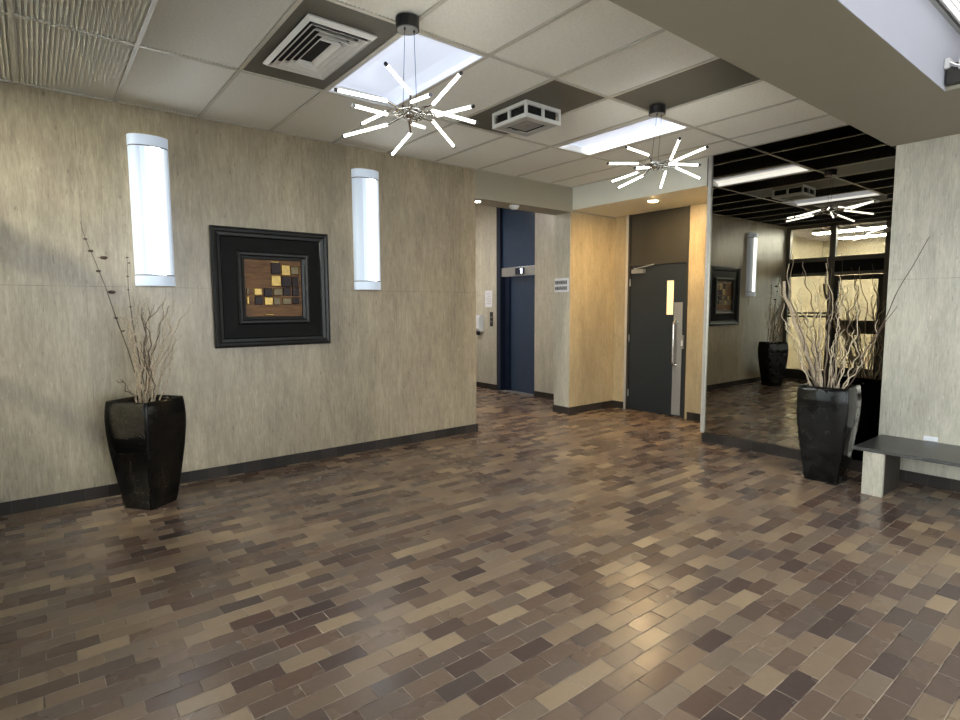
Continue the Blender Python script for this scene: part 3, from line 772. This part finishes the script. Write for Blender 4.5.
# ------------------------------------------------------------------ planters
def planter_profile(k):
    """half width along the height 0..1: narrow foot, bulging below the rim"""
    pts = [(0, .128), (.03, .134), (.15, .147), (.35, .167), (.55, .185), (.72, .195), (.85, .197), (.95, .192), (1.0, .186)]
    for (a, x), (b_, y) in zip(pts, pts[1:]):
        if k <= b_: return x + (y - x) * (k - a) / (b_ - a)
    return pts[-1][1]
def planter(loc, rot, label, hgt=.82):
    t = thing('planter', label, 'planter', loc, 'tall black planters')
    t.rotation_euler = (0, 0, rot)
    B = Vector(loc)
    def sq(hw, z, r):
        out = []
        for cxs, cys, a0 in ((1, 1, 0), (-1, 1, 90), (-1, -1, 180), (1, -1, 270)):
            for k in range(6):
                a = math.radians(a0 + 18 * k)
                out.append(B + Vector((cxs * (hw - r) + r * math.cos(a), cys * (hw - r) + r * math.sin(a), z)))
        return out
    rings = []
    for k in range(25):
        u = k / 24
        rings.append(sq(planter_profile(u), u * hgt, .022))
    rings.append(sq(.183, hgt + .004, .02)); rings.append(sq(.168, hgt + .003, .02)); rings.append(sq(.164, hgt - .006, .02)); rings.append(sq(.168, hgt - .08, .02))
    MB().loft(rings, M['black_glaze'], True, True, False).build('pot', t)
    MB().loft([sq(.170, hgt - .085, .02), sq(.170, hgt - .075, .02)], M['soil']).build('filling', t)
    return t
PL, PR = Vector((.630, 4.918, 0)), Vector((5.335, 1.905, 0))
planter(PL, math.radians(45 - 8), 'tall black glazed planter against the long marble wall')
planter(PR, math.radians(4), 'tall black glazed planter in front of the mirror by the bench')

# branches: each one a thing of its own
def branch_pts(base, tip, wig, curls, n=44, bow=.0):
    base, tip = Vector(base), Vector(tip)
    d = tip - base; x = d.orthogonal().normalized(); y = d.normalized().cross(x)
    p1, p2 = random.random() * 6.28, random.random() * 6.28
    bd_ = Vector((random.uniform(-1, 1), random.uniform(-1, 1), 0)) * bow
    out = []
    for k in range(n):
        u = k / (n - 1)
        e = math.sin(PI * min(1, u * 1.1)) if u < .9 else math.sin(PI * .99) + .25
        amp = wig * (.35 + .65 * u) * min(1, u * 6)
        q = base + d * u + bd_ * math.sin(PI * u)
        q = q + amp * (x * (math.sin(p1 + curls * 6.28 * u) + .55 * math.sin(p2 + curls * 14.3 * u)) + y * (math.cos(p2 + curls * 5.1 * u) + .5 * math.sin(p1 + curls * 16. * u)))
        out.append(q)
    return out
def branch(base, tip, wig, curls, r0, r1, mat, name, label, cat, group, bow=.05, twigs=0):
    pts = branch_pts(base, tip, wig, curls, bow=bow)
    n = len(pts)
    mb = MB().tube(pts, [r0 + (r1 - r0) * k / (n - 1) for k in range(n)], mat, 6)
    for _ in range(twigs):
        k = random.randint(int(n * .45), n - 5)
        s = pts[k]; d = (pts[k + 3] - pts[k]).normalized()
        side = Vector((random.uniform(-1, 1), random.uniform(-1, 1), random.uniform(.1, .6)))
        e = s + (d * .6 + side * .55).normalized() * random.uniform(.08, .2)
        tp = branch_pts(s, e, wig * .5, 1.5, 10, 0)
        mb.tube(tp, [r1 * 1.3 + (r1 * .5 - r1 * 1.3) * q / 9 for q in range(10)], mat, 5)
    o = mb.build(name, origin=base)
    return tag(o, label, cat, group)

RIM = .735
GL = 'curly branches in the planter by the marble wall'
for k in range(24):
    a = random.uniform(0, 6.28); r = random.uniform(.0, .09)
    base = PL + Vector((r * math.cos(a), r * math.sin(a), RIM + .004))
    tx = random.uniform(-.13, .27); ty = random.uniform(-.22, .14)
    if k == 0: tx, ty, h = .36, -.05, .83
    elif k == 1: tx, ty, h = -.17, -.1, .26
    else: h = random.uniform(.5, .86)
    pale = random.random() < .66
    branch(base, PL + Vector((tx, ty, RIM + h)), .013, random.uniform(2., 3.4), .0055, .0024,
           M['branch'] if pale else M['branch_dark'], 'dried_branch',
           'pale curly dried branch in the planter by the long marble wall' if pale else 'thin brown dried branch in the planter by the long marble wall',
           'branch', GL, .05, random.randint(0, 2))
# pod stalks
def stalk(pts, pods, label):
    pts = [Vector(p) for p in pts]
    fine = []
    for a, b_ in zip(pts, pts[1:]):
        for k in range(5): fine.append(a.lerp(b_, k / 5))
    fine.append(pts[-1])
    n = len(fine)
    root = thing('pod_stalk', label, 'dried stalk', fine[0], 'dark stalks with seed pods')
    MB().tube(fine, [.0042 - .0028 * k / (n - 1) for k in range(n)], M['stalk'], 6).build('stem', root)
    for (p, r, dx) in pods:
        p = Vector(p)
        q = MB(); c = p + Vector((dx, 0, 0))
        q.tube([p, p + (c - p) * .6], .002, M['stalk'], 5)
        q.loft([[c + Vector((rr * math.cos(2 * PI * j / 10), rr * math.sin(2 * PI * j / 10), zz)) for j in range(10)] for rr, zz in ((.001, -r * .6), (r * .75, -r * .4), (r, 0), (r * .7, r * .35), (.002, r * .45))], M['stalk'], True)
        q.build('seed_pod', root)
yb = 4.99
stalk([(.63, yb, RIM + .005), (.60, yb, .92), (.546, yb, 1.19), (.482, yb, 1.437), (.43, yb, 1.66), (.37, yb, 1.87), (.325, yb, 2.01), (.302, yb, 2.13)],
      [((.325, yb, 2.007), .014, 0), ((.352, yb, 1.924), .018, 0), ((.39, yb, 1.88), .026, .04), ((.392, yb, 1.781), .017, 0), ((.44, yb, 1.63), .026, .025), ((.482, yb, 1.437), .013, 0), ((.522, yb, 1.34), .013, 0)],
      'tall dark stalk with seed pods leaning left from the planter by the marble wall')
yb = 5.02
stalk([(.66, yb, RIM + .005), (.62, yb, 1.1), (.59, yb, 1.4), (.575, yb, 1.65), (.58, yb, 1.92)],
      [((.58, yb, 1.89), .010, 0), ((.578, yb, 1.85), .009, .012), ((.576, yb, 1.75), .010, 0), ((.575, yb, 1.65), .009, 0), ((.583, yb, 1.52), .010, 0)],
      'shorter dark stalk with small seed pods standing beside the lower sconce end')

GR = 'curly branches in the planter before the mirror'
TIPS = [(2.375, 1.70, 1), (2.295, 1.87, 1), (2.25, 2.02, 0), (2.167, 1.64, 1), (2.112, 1.88, 0), (2.049, 1.72, 1), (1.993, 1.87, 1), (1.94, 1.90, 0), (1.895, 1.76, 1),
        (1.832, 1.55, 1), (1.785, 1.51, 1), (1.75, 1.67, 0), (1.679, 1.55, 1), (1.579, 1.38, 1), (2.188, 1.55, 1), (2.089, 1.55, 1), (2.011, 1.59, 1), (1.842, 1.30, 1), (1.739, 1.30, 1), (2.13, 1.45, 0), (1.96, 1.45, 1), (2.30, 1.52, 1), (2.24, 1.36, 1), (1.90, 1.60, 0)]
for ty, tz, pale in TIPS:
    base = PR + Vector((random.uniform(-.1, .08), (ty - PR.y) * .22 + random.uniform(-.03, .03), RIM + .004))
    tip = Vector((PR.x + random.uniform(-.13, .16), ty, tz))
    branch(base, tip, .019, random.uniform(1.8, 3.0), .0062, .0030, M['branch'] if pale else M['branch_dark'], 'dried_branch',
           'pale curly dried branch in the planter before the mirror' if pale else 'brown curly dried branch in the planter before the mirror',
           'branch', GR, .05, random.randint(0, 1))
branch(PR + Vector((.02, -.06, RIM + .004)), (5.40, 1.29, 2.02), .012, 1.2, .0055, .0022, M['stalk'], 'dried_branch', 'longest thin brown branch leaning across the grey marble wall', 'branch', GR, .03)
branch(PR + Vector((.05, -.08, RIM + .004)), (5.36, 1.47, 1.50), .012, 1.3, .005, .002, M['stalk'], 'dried_branch', 'short thin brown branch tip in front of the grey marble wall', 'branch', GR, .03)
branch(PR + Vector((-.02, .07, RIM + .004)), (5.34, 2.34, 1.72), .016, 1.5, .016, .013, M['branch'], 'dried_branch', 'thickest pale blunt branch at the mirror side of the planter', 'branch', GR, .03)

# ------------------------------------------------------------------ bench and small wall items
t = thing('stone_bench', 'low dark stone bench on marble legs along the grey marble wall', 'bench', (5.46, .6, 0))
MB().box(5.11, XR - .012, -1.2, 1.63, .350, .378, M['stone']).build('seat_slab', t, bevel=.004)
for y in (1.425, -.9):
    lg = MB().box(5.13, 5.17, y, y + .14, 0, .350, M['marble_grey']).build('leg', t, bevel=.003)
    MB().box(5.17, 5.56, y + .003, y + .137, 0, .350, M['leg_shade']).build('shaded_leg_body', lg)  # rest of the marble leg, coloured dark brown in place of shade

t = thing('wall_outlet', 'white wall outlet just above the stone bench', 'outlet', (XR, 1.29, .415))
MB().box(XR - .006, XR, 1.24, 1.335, .381, .418, M['plastic']).build('plate', t, bevel=.001)
for y in (1.265, 1.315):
    MB().cyl((XR - .009, y, .40), (XR - .006, y, .40), .011, M['plastic'], 16).build('socket', t)

t = thing('wall_fixture', 'bronze and pale metal fixture at the end of the white beam face', 'wall fixture', (XB, .85, 2.92))
MB().box(XB - .05, XB, .55, 1.062, 2.862, 2.985, M['bronze_frame']).build('back_box', t, bevel=.006)
MB().tube([(XB - .062, 1.06, 3.0), (XB - .066, 1.02, 2.965), (XB - .066, .9, 2.90), (XB - .062, .6, 2.87)], .011, M['chrome'], 10).build('rod', t)
for y, z in ((1.055, 2.985), (.985, 2.965)):
    MB().box(XB - .075, XB, y - .016, y + .012, z - .03, z + .03, M['white_metal']).build('bracket', t, bevel=.003)

t = thing('wall_sign', 'white two line sign on the marble pillar', 'sign', (XA, 5.52, 1.81))
MB().box(XA - .012, XA - .004, 5.375, 5.645, 1.715, 1.905, M['plastic']).build('plate', t)
for zc, ws in ((1.845, (.022, .02, .026, .008, .022, .022, .024, .02)), (1.765, (.024, .02, .024, .022, .026, .008, .022, .024))):
    y = 5.632; lt = MB()
    for k, w in enumerate(ws):
        # bold block capitals too small to read
        lt.box(XA - .014, XA - .012, y - w, y - w + .008, zc - .026, zc + .026, M['ink'])
        if w > .01:
            lt.box(XA - .014, XA - .012, y - .007, y, zc - .026, zc + .026, M['ink'])
            lt.box(XA - .014, XA - .012, y - w, y, (zc + .018) if k % 2 else (zc - .004), (zc + .026) if k % 2 else (zc + .006), M['ink'])
        y -= w + .008
    lt.build('lettering', t)

t = thing('paper_notice', 'white paper notice on the marble beside the elevator', 'notice', (XE, 8.02, 1.66))
MB().box(XE - .003, XE, 7.93, 8.13, 1.51, 1.81, M['paper']).build('sheet', t)
pt = MB()
for k in range(7): pt.box(XE - .0036, XE - .003, 7.96, 8.10 - .02 * (k % 3), 1.76 - .032 * k, 1.768 - .032 * k, M['grey_metal'])
pt.build('print', t)
t = thing('call_button_panel', 'narrow black call button panel beside the elevator', 'button panel', (XE, 7.95, 1.3))
MB().box(XE - .01, XE, 7.905, 7.985, 1.16, 1.42, M['black_plastic']).build('plate', t, bevel=.002)
for z in (1.25, 1.33): MB().cyl((XE - .014, 7.945, z), (XE - .01, 7.945, z), .014, M['steel'], 14).build('button', t)
t = thing('soap_dispenser', 'white wall dispenser with dark nozzle beside the elevator hall corner', 'dispenser', (XE, 8.27, 1.2))
MB().loft([[(XE, 8.17, z), (XE - d, 8.19, z), (XE - d, 8.35, z), (XE, 8.37, z)] for z, d in ((1.06, .07), (1.10, .11), (1.30, .115), (1.36, .08))], M['plastic']).build('housing', t, bevel=.01)
MB().cyl((XE - .06, 8.27, .99), (XE - .06, 8.27, 1.06), .03, M['black_plastic'], 14, .045).build('nozzle', t)
